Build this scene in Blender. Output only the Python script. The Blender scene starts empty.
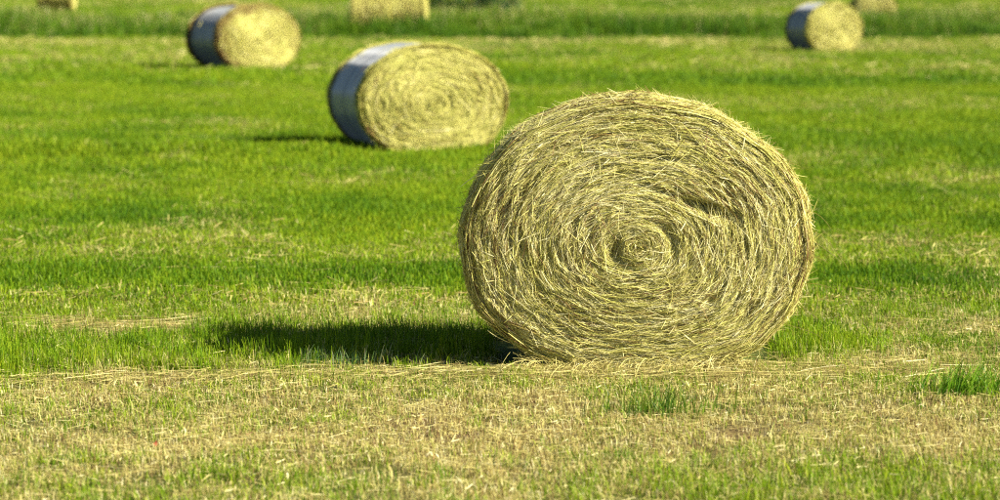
import bpy, math
import numpy as np

SC = bpy.context.scene
COL = SC.collection
PI = math.pi

# ------------------------------------------------------------------ camera
CAM_H, TILT, LENS = 1.70, math.radians(5.449), 100.0
cam_d = bpy.data.cameras.new('camera')
cam = bpy.data.objects.new('camera', cam_d)
COL.objects.link(cam)
cam.location = (0, 0, CAM_H)
cam.rotation_euler = (PI/2 - TILT, 0, 0)
cam_d.sensor_fit = 'HORIZONTAL'
cam_d.sensor_width = 36.0
cam_d.lens = LENS
cam_d.clip_start, cam_d.clip_end = 0.1, 3000
cam_d.dof.use_dof = True
cam_d.dof.focus_distance = 12.35
cam_d.dof.aperture_fstop = 2.9
SC.camera = cam

# ------------------------------------------------------------------ light
SUN_EL, SUN_FRONT = math.radians(32.5), math.radians(18)     # sun to the right, a little on the camera's side
sx, sy, sz = (math.cos(SUN_EL)*math.cos(SUN_FRONT), -math.cos(SUN_EL)*math.sin(SUN_FRONT), math.sin(SUN_EL))
world = bpy.data.worlds.new('World')
SC.world = world
world.use_nodes = True
wn = world.node_tree
bg = wn.nodes['Background']
sky = wn.nodes.new('ShaderNodeTexSky')
sky.sky_type = 'NISHITA'
sky.sun_disc = False
sky.sun_elevation = SUN_EL
sky.air_density = 0.7
sky.sun_rotation = math.atan2(sx, sy)
wn.links.new(sky.outputs[0], bg.inputs[0])
bg.inputs[1].default_value = 0.05
sun_d = bpy.data.lights.new('sun', 'SUN')
sun_d.energy = 5.0
sun_d.angle = math.radians(0.53)
sun_d.color = (1.0, 0.95, 0.84)
sun = bpy.data.objects.new('sun', sun_d)
COL.objects.link(sun)
sun.location = (30, -15, 30)
sun.rotation_euler = (PI/2 - SUN_EL, 0, math.atan2(sy, sx) + PI/2)

vs = SC.view_settings
vs.view_transform = 'Standard'
vs.look = 'None'
vs.gamma = 1.0
vs.use_curve_mapping = False
vs.exposure = 1.42
SC.render.engine = 'CYCLES'
SC.cycles.max_bounces = 4
SC.cycles.diffuse_bounces = 2
SC.cycles.use_adaptive_sampling = True
SC.cycles.adaptive_threshold = 0.01
SC.cycles.transmission_bounces = 3
SC.cycles.use_denoising = False
SC.cycles.pixel_filter_type = 'BLACKMAN_HARRIS'
SC.cycles.filter_width = 1.15

# ------------------------------------------------------------------ helpers
rng = np.random.default_rng(7)

def tag(o, label=None, cat=None, group=None, kind=None):
    if label: o['label'] = label
    if cat: o['category'] = cat
    if group: o['group'] = group
    if kind: o['kind'] = kind
    return o

def mesh_from(name, v, f, mat, smooth=False, **attrs):
    """v (n,3), f (m,4) or (m,3) arrays -> mesh with float point attributes"""
    me = bpy.data.meshes.new(name)
    v = np.ascontiguousarray(v, dtype=np.float32)
    f = np.ascontiguousarray(f, dtype=np.int32)
    k = f.shape[1]
    me.vertices.add(len(v)); me.vertices.foreach_set('co', v.ravel())
    me.loops.add(f.size); me.loops.foreach_set('vertex_index', f.ravel())
    me.polygons.add(len(f))
    me.polygons.foreach_set('loop_start', np.arange(0, f.size, k, dtype=np.int32))
    me.polygons.foreach_set('loop_total', np.full(len(f), k, dtype=np.int32))
    me.polygons.foreach_set('use_smooth', np.full(len(f), smooth))
    for n, a in attrs.items():
        at = me.attributes.new(n, 'FLOAT', 'POINT')
        at.data.foreach_set('value', np.ascontiguousarray(a, dtype=np.float32))
    me.update(calc_edges=True)
    if mat: me.materials.append(mat)
    return me

def link(name, me, parent=None):
    o = bpy.data.objects.new(name, me)
    COL.objects.link(o)
    if parent: o.parent = parent
    return o

def ribbons(P, S, width, taper=None, fold=0.0):
    """P (n,k,3) centre lines, S (n,3) or (n,k,3) side directions, width (n,) -> verts, quads, strand index per vert.
    fold > 0 gives each strand a V section (three verts across)."""
    n, k, _ = P.shape
    if S.ndim == 2: S = np.repeat(S[:, None, :], k, 1)
    S = S/np.maximum(np.linalg.norm(S, axis=2, keepdims=True), 1e-9)
    t = np.ones(k) if taper is None else np.asarray(taper)
    half = (width[:, None]*t[None, :]*0.5)[..., None]
    A, B = P - S*half, P + S*half
    if fold > 0:
        T = np.gradient(P, axis=1)
        T /= np.maximum(np.linalg.norm(T, axis=2, keepdims=True), 1e-9)
        N = np.cross(S, T)
        M = P + N*half*2*fold
        V = np.stack([A, M, B], 2); c = 3
    else:
        V = np.stack([A, B], 2); c = 2
    idx = np.arange(n*k*c).reshape(n, k, c)
    fs = [np.stack([idx[:, :-1, j], idx[:, :-1, j+1], idx[:, 1:, j+1], idx[:, 1:, j]], -1).reshape(-1, 4) for j in range(c-1)]
    return V.reshape(-1, 3), np.concatenate(fs), np.repeat(np.arange(n), k*c)

class Noise2:
    """smooth value noise in plane coordinates"""
    def __init__(self, seed, n=256):
        self.g = np.random.default_rng(seed).random((n, n)); self.n = n
    def __call__(self, x, y):
        x = np.asarray(x, float); y = np.asarray(y, float)
        xi = np.floor(x).astype(int); yi = np.floor(y).astype(int)
        fx = x - xi; fy = y - yi
        fx = fx*fx*(3-2*fx); fy = fy*fy*(3-2*fy)
        g, n = self.g, self.n
        a = g[xi % n, yi % n]; b = g[(xi+1) % n, yi % n]
        c = g[xi % n, (yi+1) % n]; d = g[(xi+1) % n, (yi+1) % n]
        return (a*(1-fx)+b*fx)*(1-fy) + (c*(1-fx)+d*fx)*fy
N1, N2_, N3 = Noise2(11), Noise2(12), Noise2(13)
NS, NT = Noise2(14, 48), Noise2(15, 30)                          # periodic round a bale's end

def sstep(a, b, x):
    t = np.clip((x-a)/(b-a), 0, 1)
    return t*t*(3-2*t)

# ------------------------------------------------------------------ materials
def new_mat(name):
    m = bpy.data.materials.new(name)
    m.use_nodes = True
    nt = m.node_tree
    for n in list(nt.nodes): nt.nodes.remove(n)
    out = nt.nodes.new('ShaderNodeOutputMaterial')
    return m, nt, out

def ramp(nt, stops, interp='LINEAR'):
    r = nt.nodes.new('ShaderNodeValToRGB')
    cr = r.color_ramp; cr.interpolation = interp
    while len(cr.elements) > 1: cr.elements.remove(cr.elements[-1])
    cr.elements[0].position = stops[0][0]; cr.elements[0].color = (*stops[0][1], 1)
    for p, c in stops[1:]:
        e = cr.elements.new(p); e.color = (*c, 1)
    return r

def attr(nt, name, typ='GEOMETRY'):
    a = nt.nodes.new('ShaderNodeAttribute'); a.attribute_name = name; a.attribute_type = typ
    return a

def math_node(nt, op, a=None, b=None, va=0.0, vb=0.0, clamp=False):
    m = nt.nodes.new('ShaderNodeMath'); m.operation = op; m.use_clamp = clamp
    m.inputs[0].default_value = va; m.inputs[1].default_value = vb
    if a is not None: nt.links.new(a, m.inputs[0])
    if b is not None: nt.links.new(b, m.inputs[1])
    return m.outputs[0]

def mix_rgb(nt, fac, a, b, mode='MIX'):
    m = nt.nodes.new('ShaderNodeMix'); m.data_type = 'RGBA'; m.blend_type = mode
    for sock, v in ((m.inputs[0], fac), (m.inputs[6], a), (m.inputs[7], b)):
        if hasattr(v, 'is_linked'): nt.links.new(v, sock)
        elif isinstance(v, tuple): sock.default_value = (*v, 1)
        else: sock.default_value = v
    return m.outputs[2]

def leafy_shader(nt, out, col, rough=0.5, trans=0.3, spec=0.25):
    p = nt.nodes.new('ShaderNodeBsdfPrincipled')
    p.inputs['Roughness'].default_value = rough
    p.inputs['Specular IOR Level'].default_value = spec
    nt.links.new(col, p.inputs['Base Color'])
    t = nt.nodes.new('ShaderNodeBsdfTranslucent'); nt.links.new(col, t.inputs[0])
    mx = nt.nodes.new('ShaderNodeMixShader'); mx.inputs[0].default_value = trans
    nt.links.new(p.outputs[0], mx.inputs[1]); nt.links.new(t.outputs[0], mx.inputs[2])
    nt.links.new(mx.outputs[0], out.inputs[0])

STRAW = [(0.0, (.09, .045, .018)), (.07, (.20, .105, .04)), (.18, (.33, .23, .07)), (.32, (.36, .34, .07)),
         (.47, (.51, .495, .112)), (.65, (.66, .61, .165)), (.85, (.75, .675, .225)), (1.0, (.83, .76, .40))]

def mat_straw():
    m, nt, out = new_mat('hay_straw')
    a = attr(nt, 'tint')
    r = ramp(nt, STRAW); nt.links.new(a.outputs['Fac'], r.inputs[0])
    leafy_shader(nt, out, r.outputs[0], .6, .05, .15)
    return m

def mat_core():
    m, nt, out = new_mat('packed_hay')
    tc = nt.nodes.new('ShaderNodeTexCoord')
    nz = nt.nodes.new('ShaderNodeTexNoise'); nz.inputs['Scale'].default_value = 45; nz.inputs['Detail'].default_value = 6
    nt.links.new(tc.outputs['Object'], nz.inputs[0])
    r = ramp(nt, [(.3, (.11, .065, .02)), (.5, (.23, .165, .045)), (.7, (.36, .29, .08))])
    nt.links.new(nz.outputs[0], r.inputs[0])
    p = nt.nodes.new('ShaderNodeBsdfPrincipled'); p.inputs['Roughness'].default_value = .9
    p.inputs['Specular IOR Level'].default_value = .1
    nt.links.new(r.outputs[0], p.inputs['Base Color'])
    b = nt.nodes.new('ShaderNodeBump'); b.inputs['Strength'].default_value = .8; b.inputs['Distance'].default_value = .02
    nt.links.new(nz.outputs[0], b.inputs['Height']); nt.links.new(b.outputs[0], p.inputs['Normal'])
    nt.links.new(p.outputs[0], out.inputs[0])
    return m

def mat_wrap():
    m, nt, out = new_mat('bale_net_wrap')
    tc = nt.nodes.new('ShaderNodeTexCoord')
    mp = nt.nodes.new('ShaderNodeMapping'); mp.inputs['Scale'].default_value = (9, 70, 9)
    nt.links.new(tc.outputs['Object'], mp.inputs[0])
    nz = nt.nodes.new('ShaderNodeTexNoise'); nz.inputs['Scale'].default_value = 1.0; nz.inputs['Detail'].default_value = 4
    nt.links.new(mp.outputs[0], nz.inputs[0])
    r = ramp(nt, [(.3, (.085, .10, .105)), (.6, (.13, .15, .155)), (.8, (.20, .22, .22))])
    nt.links.new(nz.outputs[0], r.inputs[0])
    p = nt.nodes.new('ShaderNodeBsdfPrincipled'); p.inputs['Roughness'].default_value = .45
    p.inputs['Specular IOR Level'].default_value = .4
    p.inputs['Sheen Weight'].default_value = .38; p.inputs['Sheen Roughness'].default_value = .35
    p.inputs['Coat Weight'].default_value = .15; p.inputs['Coat Roughness'].default_value = .35
    nt.links.new(r.outputs[0], p.inputs['Base Color'])
    b = nt.nodes.new('ShaderNodeBump'); b.inputs['Strength'].default_value = .25; b.inputs['Distance'].default_value = .006
    nt.links.new(nz.outputs[0], b.inputs['Height']); nt.links.new(b.outputs[0], p.inputs['Normal'])
    nt.links.new(p.outputs[0], out.inputs[0])
    return m

GREEN = [(0.0, (.028, .088, .004)), (.35, (.086, .180, .004)), (.7, (.178, .275, .006)), (1.0, (.32, .37, .014))]
DRY = [(0.0, (.15, .065, .03)), (.12, (.31, .20, .07)), (.3, (.43, .36, .11)), (.55, (.54, .47, .145)), (.8, (.67, .59, .21)), (1.0, (.82, .74, .41))]

def mat_grass(name='field_grass'):
    """each blade picks living green or dry straw from the instance's dryness; lushness deepens the green"""
    m, nt, out = new_mat(name)
    tint = attr(nt, 'tint').outputs['Fac']; kind = attr(nt, 'kind').outputs['Fac']
    dry = attr(nt, 'dry', 'INSTANCER').outputs['Fac']; lush = attr(nt, 'lush', 'INSTANCER').outputs['Fac']
    oi = nt.nodes.new('ShaderNodeObjectInfo')
    g = math_node(nt, 'MULTIPLY_ADD', tint, None, vb=.55)
    nt.nodes[-1].inputs[2].default_value = .0
    rr = math_node(nt, 'MULTIPLY', oi.outputs['Random'], None, vb=.35)
    g = math_node(nt, 'ADD', g, rr)
    lo = math_node(nt, 'MULTIPLY', lush, None, vb=.50)
    g = math_node(nt, 'SUBTRACT', g, lo)
    g = math_node(nt, 'ADD', g, None, vb=.22, clamp=True)
    rg = ramp(nt, GREEN); nt.links.new(g, rg.inputs[0])
    rd = ramp(nt, DRY); nt.links.new(tint, rd.inputs[0])
    f = math_node(nt, 'SUBTRACT', dry, kind)
    f = math_node(nt, 'MULTIPLY', f, None, vb=7.0)
    f = math_node(nt, 'ADD', f, None, vb=.5, clamp=True)
    c = mix_rgb(nt, f, rg.outputs[0], rd.outputs[0])
    leafy_shader(nt, out, c, .55, .3, .10)
    return m

def mat_blades(name, stops, trans=.3):
    m, nt, out = new_mat(name)
    a = attr(nt, 'tint'); r = ramp(nt, stops); nt.links.new(a.outputs['Fac'], r.inputs[0])
    leafy_shader(nt, out, r.outputs[0], .5, trans, .25)
    return m

def mat_ground():
    m, nt, out = new_mat('meadow_ground')
    dry = attr(nt, 'dry').outputs['Fac']; lush = attr(nt, 'lush').outputs['Fac']
    geo = nt.nodes.new('ShaderNodeNewGeometry')
    nz = nt.nodes.new('ShaderNodeTexNoise'); nz.inputs['Scale'].default_value = 38; nz.inputs['Detail'].default_value = 8
    nt.links.new(geo.outputs['Position'], nz.inputs[0])
    nf = nt.nodes.new('ShaderNodeTexNoise'); nf.inputs['Scale'].default_value = 1.7; nf.inputs['Detail'].default_value = 7
    nt.links.new(geo.outputs['Position'], nf.inputs[0])
    soil = ramp(nt, [(.3, (.055, .03, .015)), (.5, (.13, .08, .035)), (.7, (.27, .19, .075))])
    nt.links.new(nz.outputs[0], soil.inputs[0])
    gr = ramp(nt, [(.3, (.035, .075, .010)), (.5, (.075, .13, .014)), (.7, (.13, .19, .02))])
    mixn = math_node(nt, 'MULTIPLY_ADD', nz.outputs[0], None, vb=.5)
    nt.nodes[-1].inputs[2].default_value = 0
    hn = math_node(nt, 'MULTIPLY', nf.outputs[0], None, vb=.5)
    mixn = math_node(nt, 'ADD', mixn, hn)
    l2 = math_node(nt, 'MULTIPLY', lush, None, vb=.12)
    mixn = math_node(nt, 'SUBTRACT', mixn, l2)
    nt.links.new(mixn, gr.inputs[0])
    c = mix_rgb(nt, dry, gr.outputs[0], soil.outputs[0])
    p = nt.nodes.new('ShaderNodeBsdfPrincipled'); p.inputs['Roughness'].default_value = .95
    p.inputs['Specular IOR Level'].default_value = .1
    nt.links.new(c, p.inputs['Base Color'])
    b = nt.nodes.new('ShaderNodeBump'); b.inputs['Strength'].default_value = .7; b.inputs['Distance'].default_value = .03
    nt.links.new(nz.outputs[0], b.inputs['Height']); nt.links.new(b.outputs[0], p.inputs['Normal'])
    nt.links.new(p.outputs[0], out.inputs[0])
    return m

M_STRAW, M_CORE, M_WRAP, M_GRASS, M_GROUND = mat_straw(), mat_core(), mat_wrap(), mat_grass(), mat_ground()
M_LOOSE = mat_blades('loose_straw', DRY, .15)

# ------------------------------------------------------------------ the field: shape and bands of mowing
MARGIN0, MARGIN1 = 88.0, 101.0                                   # strip of unmown grass across the field

def terrain(x, y):
    x = np.asarray(x, float); y = np.asarray(y, float)
    z = .030*(N1(x*.9+40, y*.9+7)-.5) + .018*(N2_(x*3.1, y*3.1)-.5)
    z = z + .10*np.exp(-((y-27.35)/.55)**2)*sstep(-6.0, -4.6, x)*(1-sstep(-1.75, -1.2, x))    # low rise added to hide the second bale's shadow from the camera
    far = sstep(92, 130, y)*.55 + np.clip(y-130, 0, 130)*.0155
    return z*np.where(y < 95, 1, 2.0) + far

# depth -> dryness, lushness, blade height factor (rows run across the view, as they were mown)
BANDS = np.array([
    # y      dry   lush  height
    [4.0,   .50,  .20,  .85],
    [9.3,   .50,  .20,  .72],
    [9.75,  .60,  .10,  .68],
    [10.1,  .76,  .00,  .58],
    [11.3,  .71,  .00,  .60],
    [12.0,  .73,  .00,  .62],
    [12.25, .60,  .05,  .85],
    [12.48, .34,  .20, 1.45],
    [12.75, .26,  .30, 1.35],
    [13.25, .26,  .30, 1.20],
    [13.6,  .48,  .15,  .95],
    [14.3,  .54,  .05,  .80],
    [14.9,  .46,  .15,  .90],
    [15.35, .14,  .65, 1.10],
    [15.95, .14,  .65, 1.08],
    [16.5,  .30,  .05,  .90],
    [18.0,  .30,  .00,  .85],
    [19.1,  .26,  .10,  .95],
    [19.9,  .08,  .70, 1.20],
    [20.7,  .10,  .62, 1.15],
    [21.6,  .22,  .12,  .95],
    [24.5,  .22,  .15,  .95],
    [27.3,  .26,  .10,  .95],
    [28.6,  .10,  .60, 1.50],
    [30.2,  .12,  .55, 1.40],
    [31.5,  .24,  .05,  .95],
    [34.0,  .26,  .05,  .95],
    [36.0,  .10,  .40, 1.05],
    [38.0,  .22,  .05,  .95],
    [45.0,  .24,  .05,  .95],
    [48.0,  .08,  .55, 1.05],
    [51.0,  .12,  .45, 1.05],
    [53.0,  .26,  .05,  .95],
    [58.0,  .20,  .20,  .95],
    [61.0,  .30,  .10,  .95],
    [66.0,  .22,  .05,  .95],
    [73.0,  .36,  .00,  .95],
    [77.0,  .45,  .05,  .90],
    [85.0,  .45,  .15,  .95],
    [88.0,  .30,  .60, 1.20],
    [101.,  .30,  .40, 1.20],
    [106.,  .26,  .40, 1.00],
    [130.,  .28,  .35, 1.00],
    [700.,  .36,  .10, 1.00]])

def field(x, y):
    x = np.asarray(x, float); y = np.asarray(y, float)
    w = .026*y*(N1(x*.22/np.maximum(y/14, 1), y*.05+3)-.5)*2 + .016*y*(N2_(x*1.1/np.maximum(y/14, 1)+9, y*.3)-.5)*2 + .010*y*(N3(x*3.7/np.maximum(y/14, 1)+9, y*.9)-.5)*2
    yy = y + w*np.where(y < 13, .6, 1.0) + .22*np.clip(-x, 0, 3)*sstep(10.6, 11.6, y)*(1-sstep(12.6, 13.8, y))
    d = np.interp(yy, BANDS[:, 0], BANDS[:, 1]); l = np.interp(yy, BANDS[:, 0], BANDS[:, 2]); h = np.interp(yy, BANDS[:, 0], BANDS[:, 3])
    s = np.maximum(y/16, 1)
    yl = np.where(y > 16, 16+16*np.log(np.maximum(y, 16)/16), y)   # patches grow with distance
    p1 = N3(x*1.3/s+20, yl*.75+5); p2 = N2_(x*4.3/s+3, yl*2.6+31); p3 = N1(x*.5/s+50, yl*.5+60)
    d = d + .34*(p1-.5) + .30*(p2-.5) + .16*(p3-.5)
    # right of the bale the green strip is thinner and mixed with stubble
    right = sstep(1.5, 1.9, x)*sstep(12.2, 12.5, y)*(1-sstep(13.6, 14.2, y))
    d = d + right*.32; h = h - right*.5
    # left of the long shadow there is a scrape of straw, right of the bale a dry patch
    d = d + .40*np.exp(-((x+2.0)/.45)**2 - ((y-13.75)/.22)**2)
    d = d + .22*np.exp(-((x-2.6)/.7)**2 - ((y-18.1)/.6)**2)
    d = d + .30*np.exp(-((x+1.35)/.5)**2 - ((y-23.4)/.7)**2)
    d = d + .50*np.exp(-((x+5.0)/.5)**2 - ((y-28.5)/.5)**2)
    l = l*.8 + .5*(N3(x*.8/s+70, yl*.9+15)-.5) + .25*(N1(x*2.6/s+7, yl*2.2+5)-.5)
    # mottling of the mown sward behind: streaks a few hands wide, drawn out along the view
    far = sstep(15, 20, y)
    l = l + far*(.75*(N2_(x*2.4/s+90, yl*.55*2+4)-.5) + .45*(N1(x*5.2/s+1, yl*1.1*2+77)-.5))
    d = d + far*(.26*(N1(x*1.9/s+33, yl*.5*2+8)-.5))
    return np.clip(d, .03, .97), np.clip(l, 0, 1), h*(.85+.3*p2)

def half_width(y): return .235*np.asarray(y) + 2.2

# ground sheet: fine near the camera, coarse to the horizon
yr = np.concatenate([np.linspace(2, 8, 13)[:-1], np.linspace(8, 20, 150)[:-1], np.geomspace(20, 140, 170)[:-1], np.geomspace(140, 1500, 24)])
xu = np.concatenate([[-900, -300, -110], np.linspace(-1, 1, 130), [110, 300, 900]])
X = np.zeros((len(yr), len(xu))); Y = np.repeat(yr[:, None], len(xu), 1)
hw = half_width(yr)*1.35
for j, u in enumerate(xu):
    X[:, j] = u*hw if abs(u) <= 1 else np.sign(u)*(hw + abs(u))
back = np.array([[-1500., -400.], [1500., -400.]])
Z = terrain(X, Y)
d_, l_, _ = field(X, Y)
nr, nc = X.shape
idx = np.arange(nr*nc).reshape(nr, nc)
fq = np.stack([idx[:-1, :-1], idx[:-1, 1:], idx[1:, 1:], idx[1:, :-1]], -1).reshape(-1, 4)
V = np.stack([X, Y, Z], -1).reshape(-1, 3)
# the sheet carries on behind the camera
first = idx[0]
nb = len(V)
VB = V[first].copy(); VB[:, 1] = -400
V = np.concatenate([V, VB])
fb = np.stack([np.arange(nb, nb+nc-1), np.arange(nb+1, nb+nc), first[1:], first[:-1]], -1)
fq = np.concatenate([fb, fq])
ground = link('ground', mesh_from('ground', V, fq, M_GROUND, True,
              dry=np.concatenate([d_.ravel(), np.full(nc, .4)]), lush=np.concatenate([l_.ravel(), np.full(nc, .2)])))
tag(ground, 'mown meadow ground of stubble and green strips', 'field', kind='structure')

# ------------------------------------------------------------------ hay bales
def outline(phi, a, b, nb_=2.3):
    c, s = np.cos(phi), np.sin(phi)
    e = 2/nb_
    xb = np.sign(c)*np.abs(c)**e; zb = -np.abs(s)**e
    return np.where(s >= 0, c, xb)*a, np.where(s >= 0, s, zb)*b

class Bale:
    def __init__(self, W, H, L, seed, scar=False, rim=1.0, wrap_r=.955, dome=.05, lump=1.0, w0=.15, w1=.12, ring=0, pale=0., fold=.35, var=1.):
        self.pale, self.fold, self.var = pale, fold, var
        self.w0, self.w1, self.ring = w0, w1, ring
        self.a, self.b, self.L = W/2, H/2, L
        self.r = np.random.default_rng(seed)
        r = self.r
        self.scar, self.wrap_r, self.dome, self.lump = scar, wrap_r, dome, lump
        K = 46
        self.m = r.integers(0, 22, K); self.k = r.uniform(10, 120, K); self.ph = r.uniform(0, 2*PI, K)
        self.A = r.uniform(.3, 1, K)/np.sqrt(K)
        self.om = r.integers(2, 17, 10); self.op = r.uniform(0, 2*PI, 10); self.oa = r.uniform(.2, 1, 10)*.0038
        self.zs = .955*self.b                                     # height of the spiral's eye
    def rim_wob(self, phi):
        w = np.zeros_like(phi)
        for m, p, a in zip(self.om, self.op, self.oa): w = w + a*np.cos(m*phi+p)
        return 1 + w
    def xz(self, rho, phi):
        X, Z = outline(phi, self.a, self.b)
        w = 1 + (self.rim_wob(phi)-1)*rho
        return .012*(1-rho) + rho*X*w, self.zs + (self.b-self.zs)*np.clip(rho, 0, 1.2)**1.4 + rho*Z*w
    def relief(self, rho, phi):
        u = np.zeros_like(rho)
        for m, k, p, A in zip(self.m, self.k, self.ph, self.A): u = u + A*np.cos(m*phi + k*rho + p)
        lay = rho*15 + phi/(2*PI) + .9*u
        saw = lay - np.floor(lay)
        d = (.005*u + .008*(saw-.5)*np.clip(rho*3, 0, 1))*self.lump
        d = d + .035*np.exp(-((rho-.155)/.035)**2)*np.clip(np.cos(phi-PI*1.10), 0, 1)**2*.6
        d = d + .030*np.exp(-((rho-.20)/.03)**2)*np.clip(np.cos(phi-.35), 0, 1)**3
        q = NS(phi/(2*PI)*48 + .7*u, rho*46 + 9*self.b)                # slits between the wound layers
        q2 = NT(phi/(2*PI)*30 + .5*u, rho*30 + 17*self.b)
        d = d + (.015*sstep(.72, .95, q) + .018*sstep(.76, .95, q2))*np.clip(rho*4, 0, 1)*self.lump
        if self.scar:
            X, Z = self.xz(rho, phi)
            ux, uz = .936, -.352                                     # the torn slot right above the eye
            px, pz = X-.215, Z-.775
            al, ac = px*ux+pz*uz, -px*uz+pz*ux
            d = d + .080*np.exp(-((al-.11)/.115)**4 - ((ac-.05*np.clip(al, -.2, .2))/.020)**2) + .03*np.exp(-((al+.10)/.10)**2 - (ac/.013)**2)
            px, pz = X+.09, Z-.545
            d = d + .018*np.exp(-(px/.022)**2 - (pz/.06)**2)
            px, pz = X-.10, Z-.96
            d = d + .03*np.exp(-(px/.10)**2 - (pz/.012)**2)
        return d
    def slot(self, rho, phi):
        X, Z = self.xz(rho, phi)
        px, pz = X-.215, Z-.775
        al, ac = px*.936-pz*.352, px*.352+pz*.936
        return np.exp(-((al-.12)/.11)**4 - (ac/.019)**2) + .8*np.exp(-((X+.095)/.022)**2 - ((Z-.545)/.06)**2)
    def yf(self, rho, phi):                                          # depth of the front face
        edge = np.clip((rho-.90)/.10, 0, 1.6)
        return -self.dome*(1-np.clip(rho, 0, 1)**2) + .045*edge**2 + self.relief(rho, phi)
    def core(self, nph, nrh):
        phi = np.linspace(0, 2*PI, nph, endpoint=False)
        rows = []
        for rh in np.linspace(.004, .985, nrh):
            r_ = np.full(nph, rh); x, z = self.xz(r_, phi); rows.append(np.stack([x, self.yf(r_, phi)+.034, z], 1))
        L, wr = self.L, self.wrap_r-.02
        for rh, y in ((.99, .07), (.99, max(self.w0-.02, .075)), (wr, self.w0+.04), (wr, L-self.w1-.05), (.97, L-self.w1+.01), (.96, L-.02), (.93, L), (.5, L+.02), (.004, L+.02)):
            r_ = np.full(nph, rh); x, z = self.xz(r_, phi)
            rows.append(np.stack([x, np.full(nph, y), np.maximum(z, .005)], 1))
        G = np.stack(rows); n = len(rows)
        G[:, :, 2] = np.maximum(G[:, :, 2], .004)
        i = np.arange(n*nph).reshape(n, nph); j = np.roll(i, -1, 1)
        f = np.stack([i[:-1], j[:-1], j[1:], i[1:]], -1).reshape(-1, 4)
        return G.reshape(-1, 3), f
    def wrap(self, nph=160):
        phi = np.linspace(0, 2*PI, nph, endpoint=False); rows = []
        ys = np.linspace(self.w0, self.L-self.w1, 26)
        rr = np.random.default_rng(5)
        for q, y in enumerate(ys):
            t = self.wrap_r + .006*math.sin(q*2.1)+.004*rr.normal() + .008*(N1(phi*5, np.full(nph, q*.6))-.5)
            if q in (0, len(ys)-1): t = t - .012
            x, z = self.xz(np.full(nph, 1.)*t, phi); rows.append(np.stack([x, np.full(nph, y), np.maximum(z, .006)], 1))
        G = np.stack(rows); n = len(rows)
        i = np.arange(n*nph).reshape(n, nph); j = np.roll(i, -1, 1)
        return G.reshape(-1, 3), np.stack([i[:-1], j[:-1], j[1:], i[1:]], -1).reshape(-1, 4)
    def tint(self, rho, phi, n):
        r = self.r
        t = .66 + .25*self.var*r.normal(size=n)
        x, z = self.xz(rho, phi)
        t = t - .30*np.clip(N2_(x*7+30, z*7+9)-.45, 0, 1) - .12*np.clip((rho-.86)/.14, 0, 1)
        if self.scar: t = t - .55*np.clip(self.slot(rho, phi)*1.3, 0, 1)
        t = t + .16*(N1(x*16+4, z*16+8)-.5) + .30*(NS(phi/(2*PI)*12+rho*3, rho*34)-.5) + self.pale - self.ring*sstep(.66, .86, rho)*(.35+.65*np.clip(.3-x*.7+z*.4, 0, 1))
        br = r.random(n) < self.var*(.11 + .20*sstep(.55, .8, N3(x*5+3, z*5+21)))
        t = np.where(br, r.uniform(.02, .26, n), t)
        pale = r.random(n) < .045
        return np.clip(np.where(pale, r.uniform(.85, 1, n), t), 0, 1)
    def face(self, n, wmul=1.0, k=5):
        r = self.r
        rho = np.sqrt(r.random(n))*1.0
        rho = np.where(r.random(n) < .10, r.uniform(.02, .30, n), rho)
        phi = r.uniform(0, 2*PI, n)
        if self.scar:
            kp = r.random(n) > .85*np.clip(self.slot(rho, phi)*1.4, 0, 1)
            rho, phi = rho[kp], phi[kp]; n = len(rho)
        wild = r.random(n) < .035
        l = r.gamma(3.0, .055, n).clip(.05, .42)
        l = np.minimum(l, .05 + 1.3*rho)
        dev = np.where(wild, r.uniform(-1.4, 1.4, n), r.normal(.02, .17, n))
        Rm = np.hypot(self.a*np.cos(phi), self.b*np.sin(phi))
        s = np.linspace(-.5, .5, k)[None, :]*l[:, None]
        dr = s*np.sin(dev)[:, None]/Rm[:, None]
        dp = s*np.cos(dev)[:, None]/(np.maximum(rho, .07)*Rm)[:, None]
        bend = r.normal(0, .9, n)[:, None]*(s**2)/Rm[:, None]           # each stalk has its own bow
        # straightened a little against the ring it follows
        straight = .45*rho[:, None]*(1/np.cos(np.clip(dp, -.9, .9)) - 1)
        R_ = np.clip(rho[:, None] + dr + bend + straight, .0, 1.03)
        F_ = phi[:, None] + dp
        x, z = self.xz(R_, F_)
        y = self.yf(R_, F_) - r.uniform(-.014, .014, n)[:, None]
        lift = np.where(wild, r.uniform(0, .05, n), np.abs(r.normal(0, .010, n)))
        side = r.random(n) < .5
        tt = np.linspace(0, 1, k)[None, :]; tt = np.where(side[:, None], tt, 1-tt)
        y = y - lift[:, None]*tt**2.2
        P = np.stack([x, y, np.maximum(z, .006)], -1)
        T = P[:, -1]-P[:, 0]
        roll = r.normal(0, .7, n)
        Nn = np.tile([0., -1, 0], (n, 1))
        S = np.cross(T, Nn); S /= np.maximum(np.linalg.norm(S, axis=1, keepdims=True), 1e-9)
        S = S*np.cos(roll)[:, None] + Nn*np.sin(roll)[:, None]
        w = r.gamma(3.2, .00056, n).clip(.0008, .0050)*wmul
        v, f, i = ribbons(P, S, w, np.r_[.6, np.ones(k-2), .55], fold=self.fold)
        return v, f, self.tint(rho, phi, n)[i]
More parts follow.
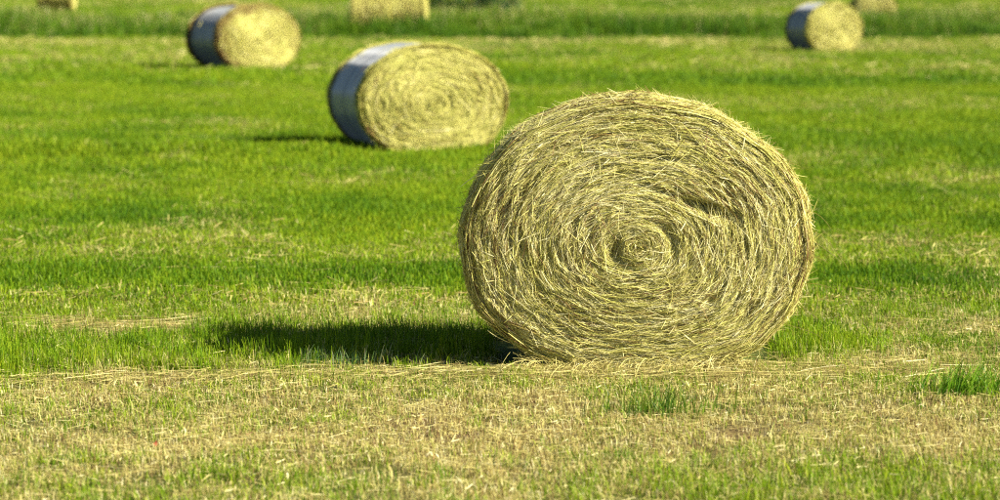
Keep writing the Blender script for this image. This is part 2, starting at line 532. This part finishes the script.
    def side(self, n, wmul=1.0, y0=-.01, y1=.17, k=6, fuzz=.15, front=True):
        """stalks wound round the shoulder of the bale, some of them sticking out"""
        r = self.r
        phi = r.uniform(0, 2*PI, n); yy = r.uniform(y0, y1, n)
        fz = r.random(n) < fuzz
        l = np.where(fz, r.uniform(.02, .10, n), r.gamma(3, .06, n).clip(.06, .45))
        dev = np.where(fz, r.normal(0, .5, n), r.normal(0, .16, n))
        Rm = np.hypot(self.a*np.cos(phi), self.b*np.sin(phi))
        s = np.linspace(-.5, .5, k)[None, :]*l[:, None]
        F_ = phi[:, None] + s*np.cos(dev)[:, None]/Rm[:, None]
        Y_ = yy[:, None] + s*np.sin(dev)[:, None]
        tt = np.linspace(0, 1, k)[None, :]; tt = np.where((r.random(n) < .5)[:, None], tt, 1-tt)
        out = np.where(fz, r.uniform(.006, .055, n), np.abs(r.normal(0, .009, n)))
        ed = np.clip((.04-Y_)/.05, 0, 1) if front else np.clip((Y_-(self.L-.04))/.05, 0, 1)
        base = 1.0 + r.normal(0, .007, n)[:, None] - .03*ed**2
        R_ = base + (out/Rm)[:, None]*tt**1.6
        x, z = self.xz(np.minimum(R_, 1.15), F_)
        P = np.stack([x, Y_, np.maximum(z, .006)], -1)
        T = P[:, -1]-P[:, 0]
        Nn = np.stack([np.cos(phi), np.zeros(n), np.sin(phi)], 1)
        roll = r.normal(0, .8, n)
        S = np.cross(T, Nn); S /= np.maximum(np.linalg.norm(S, axis=1, keepdims=True), 1e-9)
        S = S*np.cos(roll)[:, None] + Nn*np.sin(roll)[:, None]
        w = r.gamma(5, .00048, n).clip(.0011, .005)*wmul*np.where(fz, .75, 1)
        v, f, i = ribbons(P, S, w, np.r_[.6, np.ones(k-2), .5], fold=self.fold)
        return v, f, np.clip(self.tint(np.full(n, 1.), phi, n)-.05, 0, 1)[i]

def stack(parts):
    vs_, fs_, ts_ = [], [], []; o = 0
    for v, f, t in parts:
        vs_.append(v); fs_.append(f+o); ts_.append(t); o += len(v)
    return np.concatenate(vs_), np.concatenate(fs_), np.concatenate(ts_)

def make_bale(label, loc, yaw, W, H, L, seed, n_face, n_side, wmul, nph, nrh, scar=False, wrap_r=.955, dome=.05, strays=None, lump=1.0, w0=.15, w1=.12, wrapped=True, ring=0, pale=-.06, fold=0., var=.5):
    b = Bale(W, H, L, seed, scar, wrap_r=wrap_r, dome=dome, lump=lump, w0=w0, w1=w1, ring=ring, pale=pale, fold=fold, var=var)
    root = bpy.data.objects.new('hay_bale', None); COL.objects.link(root)
    root.empty_display_size = .3
    root.location = (loc[0], loc[1], float(terrain(loc[0], loc[1]+L/2)) + loc[2])
    root.rotation_euler.z = math.radians(yaw)
    tag(root, label, 'hay bale', 'round hay bales left on the field')
    v, f = b.core(nph, nrh); link('hay_core', mesh_from('hay_core', v, f, M_CORE, True), root)
    if wrapped: v, f = b.wrap(); link('net_wrap', mesh_from('net_wrap', v, f, M_WRAP, True), root)
    v, f, t = b.face(n_face, wmul)
    o = link('end_straw', mesh_from('end_straw', v, f, M_STRAW, False, tint=t), root); o['kind'] = 'stuff'
    v, f, t = stack([b.side(n_side, wmul, y1=w0+.02 if wrapped else L), b.side(n_side//2, wmul, L-w1-.05, L+.01, front=False)])
    o = link('rim_straw', mesh_from('rim_straw', v, f, M_STRAW, False, tint=t), root); o['kind'] = 'stuff'
    if wrapped:
        v, f, t = b.side(70, wmul*.9, w0, L-w1, fuzz=.5)
        o = link('poking_straw', mesh_from('poking_straw', v, f, M_STRAW, False, tint=t), root); o['kind'] = 'stuff'
    # far end: fewer stalks, same winding
    v, f, t = b.face(max(n_face//8, 800), wmul*2.2)
    v = v.copy(); v[:, 1] = L + .02 - v[:, 1]*.5
    o = link('back_straw', mesh_from('back_straw', v, f, M_STRAW, False, tint=t), root); o['kind'] = 'stuff'
    if strays is not None:
        P = np.array(strays, float)
        S = np.cross(P[:, -1]-P[:, 0], [0., 1, .2])
        v, f, i = ribbons(P, S, np.full(len(P), .0028), np.r_[1, np.ones(P.shape[1]-2), .4], fold=.35)
        link('stray_straw', mesh_from('stray_straw', v, f, M_STRAW, False, tint=b.r.uniform(.6, 1, len(P))[i]), root)['kind'] = 'stuff'
    return root

def bow(p0, p1, sag, k=7):
    p0, p1 = np.array(p0), np.array(p1); t = np.linspace(0, 1, k)[:, None]
    return p0*(1-t)+p1*t + np.array([0, 0, sag])*(4*t*(1-t))

sr = np.random.default_rng(21)
strays = [bow((.74, .05, .66), (.93, -.03, .47), .03), bow((.74, .05, .60), (.90, .0, .50), .015), bow((.76, .06, .72), (.86, .02, .64), .02),
          bow((.75, .05, .52), (.84, -.02, .50), .01), bow((.74, .05, .40), (.87, -.04, .385), .01), bow((.66, .02, .22), (.82, -.06, .17), .01),
          bow((-.60, .02, .20), (-.70, -.03, .27), -.005), bow((-.56, .02, .14), (-.655, -.03, .20), -.005), bow((.70, .05, .33), (.80, -.02, .25), .0),
          bow((.55, .05, .98), (.61, .02, 1.03), .0), bow((-.55, .05, .92), (-.60, .03, 1.04), .0), bow((.02, .05, 1.17), (.05, .04, 1.235), 0),
          bow((-.30, .05, 1.1), (-.31, .04, 1.17), 0), bow((.18, .05, 1.15), (.27, .04, 1.19), .01)]
for q in range(34):
    ph = sr.uniform(0, 2*PI); c, s_ = math.cos(ph), math.sin(ph)
    p = np.array([c*.77, .05, max(.62+s_*.58, .05)])
    d = np.array([-s_, 0, c])*sr.choice([-1, 1])*sr.uniform(.05, .12) + np.array([c, -.2, s_])*sr.uniform(.02, .06)
    e = p + d; e[2] = max(e[2], .03)
    strays.append(bow(p, e, sr.uniform(-.01, .01)))

make_bale('large round hay bale nearest the camera, its coiled straw end in sharp focus', (.602, 12.17, -.02), -.6,
          1.525, 1.205, .74, 3, 86000, 11000, 1.0, 420, 130, scar=True, wrap_r=.935, dome=.05, strays=strays, pale=.14, fold=.35, var=1.)
make_bale('round hay bale with bluish wrap standing behind and left of the nearest bale', (-.665, 28.1, -.03), 17.4,
          1.57, 1.13, 1.30, 4, 18000, 4000, 1.7, 200, 60, wrap_r=.985, w0=.07, w1=.03, lump=1.2)
make_bale('bulky round hay bale at far left with brown outer ring and dark wrapped side', (-4.85, 56.0, -.03), 32.0,
          1.90, 1.35, 1.40, 5, 12000, 3600, 2.5, 140, 44, wrap_r=.93, dome=.10, w0=.11, w1=.03, ring=.28, lump=1.2)
make_bale('round hay bale with dark blue wrap at far right of the mown field', (8.45, 70.3, -.03), 21.0,
          1.60, 1.29, 1.20, 6, 9000, 2800, 3.0, 120, 40, wrap_r=.985, w0=.07, w1=.03, lump=1.4)
make_bale('right one of two pale hay bales lying end to end behind tall grass', (-2.44, 92.0, .05), 89.0,
          1.62, 1.34, 1.16, 8, 3000, 6000, 4.5, 100, 30, wrap_r=.97, wrapped=False)
make_bale('left one of two pale hay bales lying end to end behind tall grass', (-3.66, 91.9, .05), 93.0,
          1.62, 1.36, 1.24, 18, 3000, 6000, 4.5, 100, 30, wrap_r=.97, wrapped=False)
make_bale('tiny pale hay bale at the left end of the far field', (-18.66, 122.0, .08), 90.0,
          1.62, 1.3, 1.48, 9, 2600, 5000, 6.0, 80, 24, wrap_r=.97, wrapped=False)
make_bale('pale hay bale mostly hidden by tall grass behind the far right bale', (14.1, 104.5, -.03), 4.0,
          1.66, 1.3, 1.2, 10, 2600, 3000, 6.0, 80, 24, wrap_r=.97, wrapped=False)

# ------------------------------------------------------------------ grass tufts (sources for the scattered cover)
def blades(n, rad, h0, h1, w0, w1, k=4, lean=.5, r=rng, droop=.6):
    px, py = r.normal(0, rad, n), r.normal(0, rad, n)
    az = r.uniform(0, 2*PI, n); ln = np.abs(r.normal(0, lean, n)); h = r.uniform(h0, h1, n)
    t = np.linspace(0, 1, k)[None, :]
    bend = ln[:, None]*(t + droop*t**2)
    dz = np.cos(np.clip(bend, 0, 2.2)); dx = np.sin(np.clip(bend, 0, 2.2))
    st = (h/(k-1))[:, None]
    cx = np.concatenate([np.zeros((n, 1)), np.cumsum(dx[:, :-1]*st, 1)], 1)
    cz = np.concatenate([np.zeros((n, 1)), np.cumsum(dz[:, :-1]*st, 1)], 1)
    P = np.stack([px[:, None]+cx*np.cos(az)[:, None], py[:, None]+cx*np.sin(az)[:, None], cz-.006], -1)
    sa = az + PI/2 + r.normal(0, .6, n)
    S = np.stack([np.cos(sa), np.sin(sa), np.zeros(n)], 1)
    tp = np.linspace(1, .15, k)**.6
    v, f, i = ribbons(P, S, r.uniform(w0, w1, n), tp)
    return v, f, r.random(n)[i], r.random(n)[i]

def lying(n, rad, l0, l1, w0, w1, zmax, k=3, r=rng):
    c = np.stack([r.normal(0, rad, n), r.normal(0, rad, n), r.uniform(.002, zmax, n)], 1)
    az = r.uniform(0, 2*PI, n); l = r.uniform(l0, l1, n); tl = r.normal(0, .15, n)
    D = np.stack([np.cos(az)*np.cos(tl), np.sin(az)*np.cos(tl), np.sin(tl)], 1)*l[:, None]
    t = np.linspace(-.5, .5, k)[None, :, None]
    P = c[:, None, :] + D[:, None, :]*t
    P[..., 2] = np.maximum(P[..., 2], .001)
    S = np.stack([-np.sin(az), np.cos(az), r.normal(0, .6, n)], 1)
    v, f, i = ribbons(P, S, r.uniform(w0, w1, n))
    return v, f, r.random(n)[i], r.random(n)[i]*.35          # lying bits are mostly dead

def join(*parts):
    o = 0; R = [[], [], [], []]
    for v, f, t, kd in parts:
        R[0].append(v); R[1].append(f+o); R[2].append(t); R[3].append(kd); o += len(v)
    return [np.concatenate(q) for q in R]

def source(colname, variants, mat):
    c = bpy.data.collections.new(colname)                     # not linked to the scene: only a source
    for q, (v, f, t, kd) in enumerate(variants):
        o = bpy.data.objects.new('%s_%02d' % (colname, q), mesh_from(colname, v, f, mat, False, tint=t, kind=kd))
        c.objects.link(o)
    return c

near_v = []
for q in range(4):   # 0-3 green tufts
    near_v.append(join(blades(16, .028, .026, .075, .0022, .0045, 4, .75), lying(3, .04, .03, .08, .0015, .003, .012)))
for q in range(4):   # 4-7 stubble with cut stalks
    near_v.append(join(blades(21, .032, .012, .038, .0018, .0040, 3, .55, droop=.3), lying(8, .045, .015, .06, .0014, .0030, .024), blades(6, .03, .02, .05, .002, .0036, 4, .8)))
for q in range(2):   # 8-9 broad little weed leaves
    near_v.append(join(blades(6, .012, .025, .055, .009, .015, 5, .75), blades(6, .02, .02, .05, .002, .003, 4, .5)))
src_near = source('grass_tuft', near_v, M_GRASS)
mid_v = []
for q in range(4):
    mid_v.append(join(blades(26, .06, .022, .058, .004, .0080, 3, 1.05)))
for q in range(4):
    mid_v.append(join(blades(16, .055, .018, .045, .004, .007, 3, .35), lying(7, .07, .05, .13, .003, .006, .02)))
src_mid = source('grass_patch', mid_v, M_GRASS)
far_v = []
for q in range(4):
    far_v.append(join(blades(28, .15, .030, .075, .012, .024, 3, .9)))
for q in range(4):
    far_v.append(join(blades(20, .15, .025, .055, .012, .022, 3, .5), lying(8, .16, .1, .3, .008, .016, .03)))
src_far = source('grass_swathe', far_v, M_GRASS)
tall_v = []
for q in range(6):
    seed = blades(4, .16, .62, .98, .010, .016, 5, .14)
    v = seed[0]
    a = list(blades(44, .16, .35, .80, .014, .030, 5, .28)); a[3] = a[3]*.6 + .4
    s_ = list(seed); s_[3] = s_[3]*.25
    tall_v.append(join(tuple(a), tuple(s_)))
GREEN[:] = [(0.0, (.022, .070, .004)), (.35, (.065, .155, .005)), (.7, (.150, .250, .008)), (1.0, (.28, .34, .02))]  # deeper greens for tall grass, partly standing in for shade among its blades
M_TALL = mat_grass('tall_grass')
src_tall = source('tall_grass', tall_v, M_TALL)

def scatter_group(name, coll):
    ng = bpy.data.node_groups.new(name, 'GeometryNodeTree')
    ng.interface.new_socket('Geometry', in_out='INPUT', socket_type='NodeSocketGeometry')
    ng.interface.new_socket('Geometry', in_out='OUTPUT', socket_type='NodeSocketGeometry')
    N, Lk = ng.nodes, ng.links
    gi, go = N.new('NodeGroupInput'), N.new('NodeGroupOutput')
    ci = N.new('GeometryNodeCollectionInfo'); ci.inputs['Collection'].default_value = coll
    ci.inputs['Separate Children'].default_value = True; ci.inputs['Reset Children'].default_value = True
    ip = N.new('GeometryNodeInstanceOnPoints'); ip.inputs['Pick Instance'].default_value = True
    def na(n, t):
        a = N.new('GeometryNodeInputNamedAttribute'); a.data_type = t; a.inputs[0].default_value = n
        return next(s for s in a.outputs if s.enabled and s.name == 'Attribute')
    er = N.new('FunctionNodeEulerToRotation')
    Lk.new(gi.outputs[0], ip.inputs['Points']); Lk.new(ci.outputs[0], ip.inputs['Instance'])
    Lk.new(na('pick', 'INT'), ip.inputs['Instance Index'])
    Lk.new(na('rot', 'FLOAT_VECTOR'), er.inputs[0]); Lk.new(er.outputs[0], ip.inputs['Rotation'])
    Lk.new(na('scl', 'FLOAT_VECTOR'), ip.inputs['Scale'])
    Lk.new(ip.outputs[0], go.inputs[0])
    return ng

def scatter(name, P, pick, rot, scl, dry, lush, coll, label, cat):
    me = bpy.data.meshes.new(name)
    n = len(P)
    me.vertices.add(n); me.vertices.foreach_set('co', np.ascontiguousarray(P, np.float32).ravel())
    for nm, t, a, key in (('pick', 'INT', pick.astype(np.int32), 'value'), ('rot', 'FLOAT_VECTOR', rot.astype(np.float32), 'vector'),
                          ('scl', 'FLOAT_VECTOR', scl.astype(np.float32), 'vector'), ('dry', 'FLOAT', dry.astype(np.float32), 'value'),
                          ('lush', 'FLOAT', lush.astype(np.float32), 'value')):
        me.attributes.new(nm, t, 'POINT').data.foreach_set(key, np.ascontiguousarray(a).ravel())
    o = link(name, me)
    md = o.modifiers.new('scatter', 'NODES'); md.node_group = scatter_group(name, coll)
    tag(o, label, cat, kind='stuff')
    return o

BALES = [(.615, 12.67, .66, .47), (-.5, 28.85, .7, .5), (-4.6, 56.5, .8, .5), (8.6, 70.8, .7, .5)]
def sample(y0, y1, dens, extra=1.0):
    area_w = half_width((y0+y1)/2)*2
    ymid = np.linspace(y0, y1, 200); wts = half_width(ymid)
    n = int(dens*np.trapezoid(2*wts, ymid)) if hasattr(np, 'trapezoid') else int(dens*np.trapz(2*wts, ymid))
    y = rng.choice(ymid, n, p=wts/wts.sum()) + rng.uniform(-.5, .5, n)*(y1-y0)/199
    x = rng.uniform(-1, 1, n)*half_width(y)
    keep = np.ones(n, bool)
    for bx_, by_, rx, ry in BALES: keep &= ~((np.abs(x-bx_) < rx) & (np.abs(y-by_) < ry))
    return x[keep], y[keep]

def cover(name, y0, y1, dens, coll, ngreen, nstub, base, label, weeds=0):
    x, y = sample(y0, y1, dens)
    d, l, h = field(x, y)
    n = len(x)
    thin = .40+.60*sstep(.22, .55, N2_(x*6.5+60, y*4.5+12))          # bare spots between the tufts
    kp = rng.random(n) < np.where(d > .5, thin, 1)
    x, y, d, l, h = x[kp], y[kp], d[kp], l[kp], h[kp]; n = len(x)
    h = h*(.8+.45*N1(x*2.3+5, y*2.3+44))
    fs = np.maximum(y/14, 1); yf_ = np.where(y > 14, 14+14*np.log(np.maximum(y, 14)/14), y)
    d = np.clip(d + (.45*(N3(x*11/fs+2, yf_*7+9)-.5) + .13*rng.normal(size=n))*np.where(y < 14.5, 1, .4) - .11*sstep(16, 21, y), .02, .98)
    l = np.clip(l + .5*(N1(x*7/fs+31, yf_*5+3)-.5), 0, 1)
    stub = rng.random(n) < np.clip(d*1.15-.08, 0, 1)
    pick = np.where(stub, ngreen + rng.integers(0, nstub, n), rng.integers(0, ngreen, n))
    if weeds: pick = np.where(rng.random(n) < .022, ngreen+nstub+rng.integers(0, weeds, n), pick)
    rot = np.stack([rng.normal(0, .12, n), rng.normal(0, .12, n), rng.uniform(0, 2*PI, n)], 1)
    s = base*rng.uniform(.75, 1.3, n)
    hh = np.where(stub, np.clip(h, .8, 1.2), h*1.1)
    scl = np.stack([s, s, s*hh], 1)
    dd = np.where(stub, np.clip(d+.12, 0, 1), d*.55)
    scatter(name, np.stack([x, y, terrain(x, y)], 1), pick, rot, scl, dd, l, coll, label, 'grass')

cover('stubble_grass', 7.6, 14.6, 680, src_near, 4, 4, 1.0, 'cut stubble and short grass in front of the nearest bale', 2)
cover('meadow_grass', 14.6, 24.0, 520, src_mid, 4, 4, .95, 'short green and straw mottled grass just behind the nearest bale')
cover('mown_grass', 24.0, 46.0, 230, src_mid, 4, 4, 1.3, 'blurred bright green mown grass around the second bale')
cover('distant_grass', 46.0, 88.5, 34, src_far, 4, 4, 1.0, 'blurred mown strips running across the far half of field')
cover('far_field_grass', 100.0, 170.0, 9, src_far, 4, 4, 1.4, 'pale green grass of the far field beyond the tall strip')

# strip of tall unmown grass across the back of the field
x, y = sample(MARGIN0-4, MARGIN1+3, 11.0)
clump = N1(x*.35+8, y*.5+2)
edge = sstep(MARGIN0-1.5, MARGIN0+2.2, y + 5.0*(N2_(x*.45, y*.2)-.5) + 2.5*(N3(x*1.7, y*.4)-.5))
keep = rng.random(len(x)) < (.35+.65*clump)*np.clip(edge+.04, 0, 1)
x, y, clump, edge = x[keep], y[keep], clump[keep], edge[keep]
n = len(x)
hh = (.42+.75*clump)*(.35+.65*edge)*rng.uniform(.8, 1.15, n)
scatter('tall_grass_strip', np.stack([x, y, terrain(x, y)], 1), rng.integers(0, 6, n),
        np.stack([rng.normal(0, .08, n), rng.normal(0, .08, n), rng.uniform(0, 2*PI, n)], 1),
        np.stack([np.full(n, 1.), np.full(n, 1.), hh], 1), np.clip(.06+.26*(N3(x*.5, y*.5)-.35)+.16*(y-MARGIN0)/13, .02, .8),
        np.clip(.95-.5*N2_(x*.6+5, y*.5)-.03*(y-MARGIN0), 0, 1), src_tall, 'strip of tall unmown grass with pale seed heads across the back', 'tall grass')

# ------------------------------------------------------------------ loose straw on the ground
def loose(n, xf, yf_, l0, l1, azs, seed, w=(.0015, .0031), slope=None):
    r = np.random.default_rng(seed)
    x, y = xf(r, n), yf_(r, n)
    if slope: y = y + slope[0] + slope[1]*x + .10*(N1(x*2+3, x*0+5)-.5)
    az = r.normal(0, azs, n); l = r.gamma(3, (l0+l1)/6, n).clip(l0, l1*1.5)
    k = 6; t = np.linspace(-.5, .5, k)[None, :]*l[:, None]
    cv = r.normal(0, .8, n)[:, None]*t**2
    X_ = x[:, None] + np.cos(az)[:, None]*t - np.sin(az)[:, None]*cv
    Y_ = y[:, None] + np.sin(az)[:, None]*t + np.cos(az)[:, None]*cv
    Z_ = terrain(X_, Y_) + r.uniform(.006, .040, n)[:, None] + r.normal(0, .05, n)[:, None]*t
    P = np.stack([X_, Y_, np.maximum(Z_, terrain(X_, Y_)+.003)], -1)
    S = np.stack([-np.sin(az), np.cos(az), r.normal(0, .5, n)], 1)
    v, f, i = ribbons(P, S, r.uniform(w[0], w[1], n), fold=.3)
    return v, f, np.clip(r.normal(.52, .22, n), 0, 1)[i]
parts = [
    loose(900, lambda r, n: r.uniform(-3.0, .2, n), lambda r, n: r.normal(0, .085, n)+.05*np.sin(np.arange(n)),   .04, .20, .75, 31, slope=(12.05, .14)),
    loose(1000, lambda r, n: .62+r.normal(0, .62, n), lambda r, n: 12.03+r.normal(0, .11, n), .05, .24, .5, 32),
    loose(380, lambda r, n: r.uniform(1.0, 3.4, n), lambda r, n: 12.2+r.normal(0, .22, n), .05, .26, .5, 33),
    loose(650, lambda r, n: r.uniform(-3, 3.2, n), lambda r, n: r.uniform(9.4, 12.0, n), .04, .16, 1.1, 34, (.0012, .0024)),
    loose(420, lambda r, n: -2.05+r.normal(0, .45, n), lambda r, n: 13.75+r.normal(0, .18, n), .08, .36, .5, 35),
    loose(260, lambda r, n: r.uniform(-3.6, 4, n), lambda r, n: r.uniform(13.3, 16, n), .06, .3, .6, 36),
    loose(140, lambda r, n: r.uniform(-5, 5, n), lambda r, n: r.uniform(16, 26, n), .1, .5, .5, 37, (.004, .008)),
    loose(60, lambda r, n: -1.9+r.normal(0, .28, n), lambda r, n: 16.3+r.normal(0, .06, n), .1, .35, .25, 38, (.004, .007)),
]
parts.append(loose(700, lambda r, n: .6+r.uniform(-.62, .62, n), lambda r, n: 12.13+r.normal(0, .05, n), .04, .2, .7, 39))
def skirt(n, seed):
    r = np.random.default_rng(seed)
    x0 = .6 + r.uniform(-.56, .56, n); q = np.abs(x0-.6)/.66
    up = r.random(n)**1.8*(.05 + .05*q**2)
    p0 = np.stack([x0, 12.165 - .02*r.random(n), .012+up], 1)
    p1 = np.stack([x0 + r.normal(0, .09, n), 12.12 - r.gamma(2, .035, n), np.full(n, .010)], 1)
    t = np.linspace(0, 1, 5)[None, :, None]
    P = p0[:, None]*(1-t) + p1[:, None]*t; P[..., 2] += (r.uniform(0, .035, n)[:, None]*4*t[..., 0]*(1-t[..., 0]))
    P[..., 2] += terrain(P[..., 0], P[..., 1])
    v, f, i = ribbons(P, r.normal(size=(n, 3)), r.uniform(.0014, .0034, n), fold=.3)
    return v, f, np.clip(r.normal(.62, .2, n), 0, 1)[i]
parts.append(skirt(600, 40))
v, f, t = stack(parts)
o = link('loose_straw', mesh_from('loose_straw', v, f, M_LOOSE, False, tint=t))
tag(o, 'loose dry straw strewn in swaths over the stubble', 'straw', kind='stuff')

# ------------------------------------------------------------------ single clumps that stand out
def clump_plant(label, x, y, n, rad, h0, h1, w0, w1, lean_to, mat, seed, lean=.5):
    r = np.random.default_rng(seed)
    v, f, t, kd = blades(n, rad, h0, h1, w0, w1, 6, lean, r)
    v = v.copy(); v[:, 0] += lean_to*np.clip(v[:, 2], 0, 1)**1.5*4; v[:, 0] *= 1.5
    root = bpy.data.objects.new('grass_clump', None); COL.objects.link(root); root.empty_display_size = .1
    root.location = (x, y, float(terrain(x, y)))
    tag(root, label, 'grass clump', 'grass clumps standing out of the stubble')
    o = link('blades', mesh_from('blades', v, f, mat, False, tint=t), root); o['kind'] = 'stuff'
    return root
M_CG = mat_blades('fresh_blades', [(0, (.05, .15, .004)), (.5, (.13, .28, .006)), (.85, (.24, .38, .015)), (1, (.45, .42, .10))])
M_CB = mat_blades('stemmy_blades', [(0, (.04, .10, .006)), (.6, (.10, .20, .008)), (.85, (.20, .29, .015)), (1, (.42, .38, .10))])
M_CS = mat_blades('greyish_blades', [(0, (.05, .12, .03)), (.6, (.11, .20, .05)), (1, (.32, .30, .16))])
clump_plant('bright fresh green grass clump at the right edge of the stubble', 1.93, 11.36, 480, .066, .05, .16, .0024, .0052, .12, M_CG, 51, .7)
clump_plant('thin upright grass clump in stubble right below the nearest bale', .615, 10.86, 300, .075, .04, .14, .0022, .0042, .05, M_CB, 52, .6)
clump_plant('grey green grass clump at the front edge of the long shadow', -.72, 12.30, 200, .08, .05, .11, .0025, .0045, .1, M_CS, 53, .4)

# a small red leaf in the stubble
def red_leaf():
    m, nt, out = new_mat('red_leaf')
    tc = nt.nodes.new('ShaderNodeTexCoord'); nz = nt.nodes.new('ShaderNodeTexNoise'); nz.inputs['Scale'].default_value = 90
    nt.links.new(tc.outputs['Object'], nz.inputs[0])
    r = ramp(nt, [(.3, (.38, .06, .04)), (.7, (.55, .13, .08))]); nt.links.new(nz.outputs[0], r.inputs[0])
    leafy_shader(nt, out, r.outputs[0], .5, .25, .3)
    k = 9; t = np.linspace(0, 1, k)
    w = np.sin(t*PI)**.7*.012 + .001
    V = []
    for q in range(k):
        z = .012 + .035*t[q]; yv = .008*math.sin(t[q]*3)
        V += [(-w[q], yv, z+.004), (0, yv+.005, z), (w[q], yv, z+.005)]
    F = [(q*3+j, q*3+j+1, q*3+j+4, q*3+j+3) for q in range(k-1) for j in range(2)]
    o = link('fallen_leaf', mesh_from('fallen_leaf', np.array(V), np.array(F), m, True))
    o.location = (-1.262, 10.03, float(terrain(-1.262, 10.03))+.006); o.rotation_euler = (-.3, .25, .2); o.scale = (.6, .7, .75)
    tag(o, 'small red leaf lying in the stubble at lower left', 'leaf')
red_leaf()

# dark shrub standing beyond the tall grass strip, cut off by the top of the frame
def shrub(x, y, w, h, seed):
    r = np.random.default_rng(seed)
    root = bpy.data.objects.new('shrub', None); COL.objects.link(root)
    root.location = (x, y, float(terrain(x, y)))
    tag(root, 'dark green shrub at the top edge beside the sideways bale', 'shrub')
    n = 5200
    cl = np.stack([r.uniform(-.5, .5, 60)*w, r.normal(0, .35, 60), r.uniform(.12, 1, 60)*h], 1)
    cl[:, 2] *= np.sqrt(np.clip(1-(cl[:, 0]/(w*.56))**2, .1, 1))
    c = cl[r.integers(0, 60, n)] + r.normal(0, .17, (n, 3)); c[:, 2] = np.maximum(c[:, 2], .05)
    D = r.normal(size=(n, 3)); D /= np.linalg.norm(D, axis=1, keepdims=True); S = np.cross(D, r.normal(size=(n, 3)))
    tt = np.linspace(-.5, .5, 3)[None, :, None]
    v, f, i = ribbons(c[:, None, :]+D[:, None, :]*tt*r.uniform(.07, .13, n)[:, None, None], S, r.uniform(.04, .07, n), [.3, 1, .2])
    m = mat_blades('shrub_leaves', [(0, (.015, .045, .010)), (.6, (.03, .085, .015)), (1, (.06, .13, .02))])
    link('foliage', mesh_from('foliage', v, f, m, False, tint=r.random(n)[i]), root)
    mb, nt, out = new_mat('shrub_bark')
    p = nt.nodes.new('ShaderNodeBsdfPrincipled'); p.inputs['Roughness'].default_value = .9
    nz = nt.nodes.new('ShaderNodeTexNoise'); nz.inputs['Scale'].default_value = 30
    rr = ramp(nt, [(.3, (.05, .035, .02)), (.7, (.12, .085, .055))]); nt.links.new(nz.outputs[0], rr.inputs[0])
    nt.links.new(rr.outputs[0], p.inputs['Base Color']); nt.links.new(p.outputs[0], out.inputs[0])
    vv, ff, oo = [], [], 0
    for q in range(9):
        a = np.array([r.uniform(-.3, .3)*w, r.normal(0, .15), -.05]); b = a + np.array([r.normal(0, .3), r.normal(0, .2), h*r.uniform(.6, .95)])
        for j in range(5):
            t = j/4; c = a*(1-t)+b*t; rad = .03*(1-.75*t)
            for s in range(6): vv.append(c + np.array([math.cos(s*PI/3)*rad, math.sin(s*PI/3)*rad, 0]))
        for j in range(4):
            for s in range(6): ff.append((oo+j*6+s, oo+j*6+(s+1) % 6, oo+(j+1)*6+(s+1) % 6, oo+(j+1)*6+s))
        oo += 30
    link('stems', mesh_from('stems', np.array(vv), np.array(ff), mb, True), root)
shrub(-1.5, 112.0, 4.2, 1.7, 61)
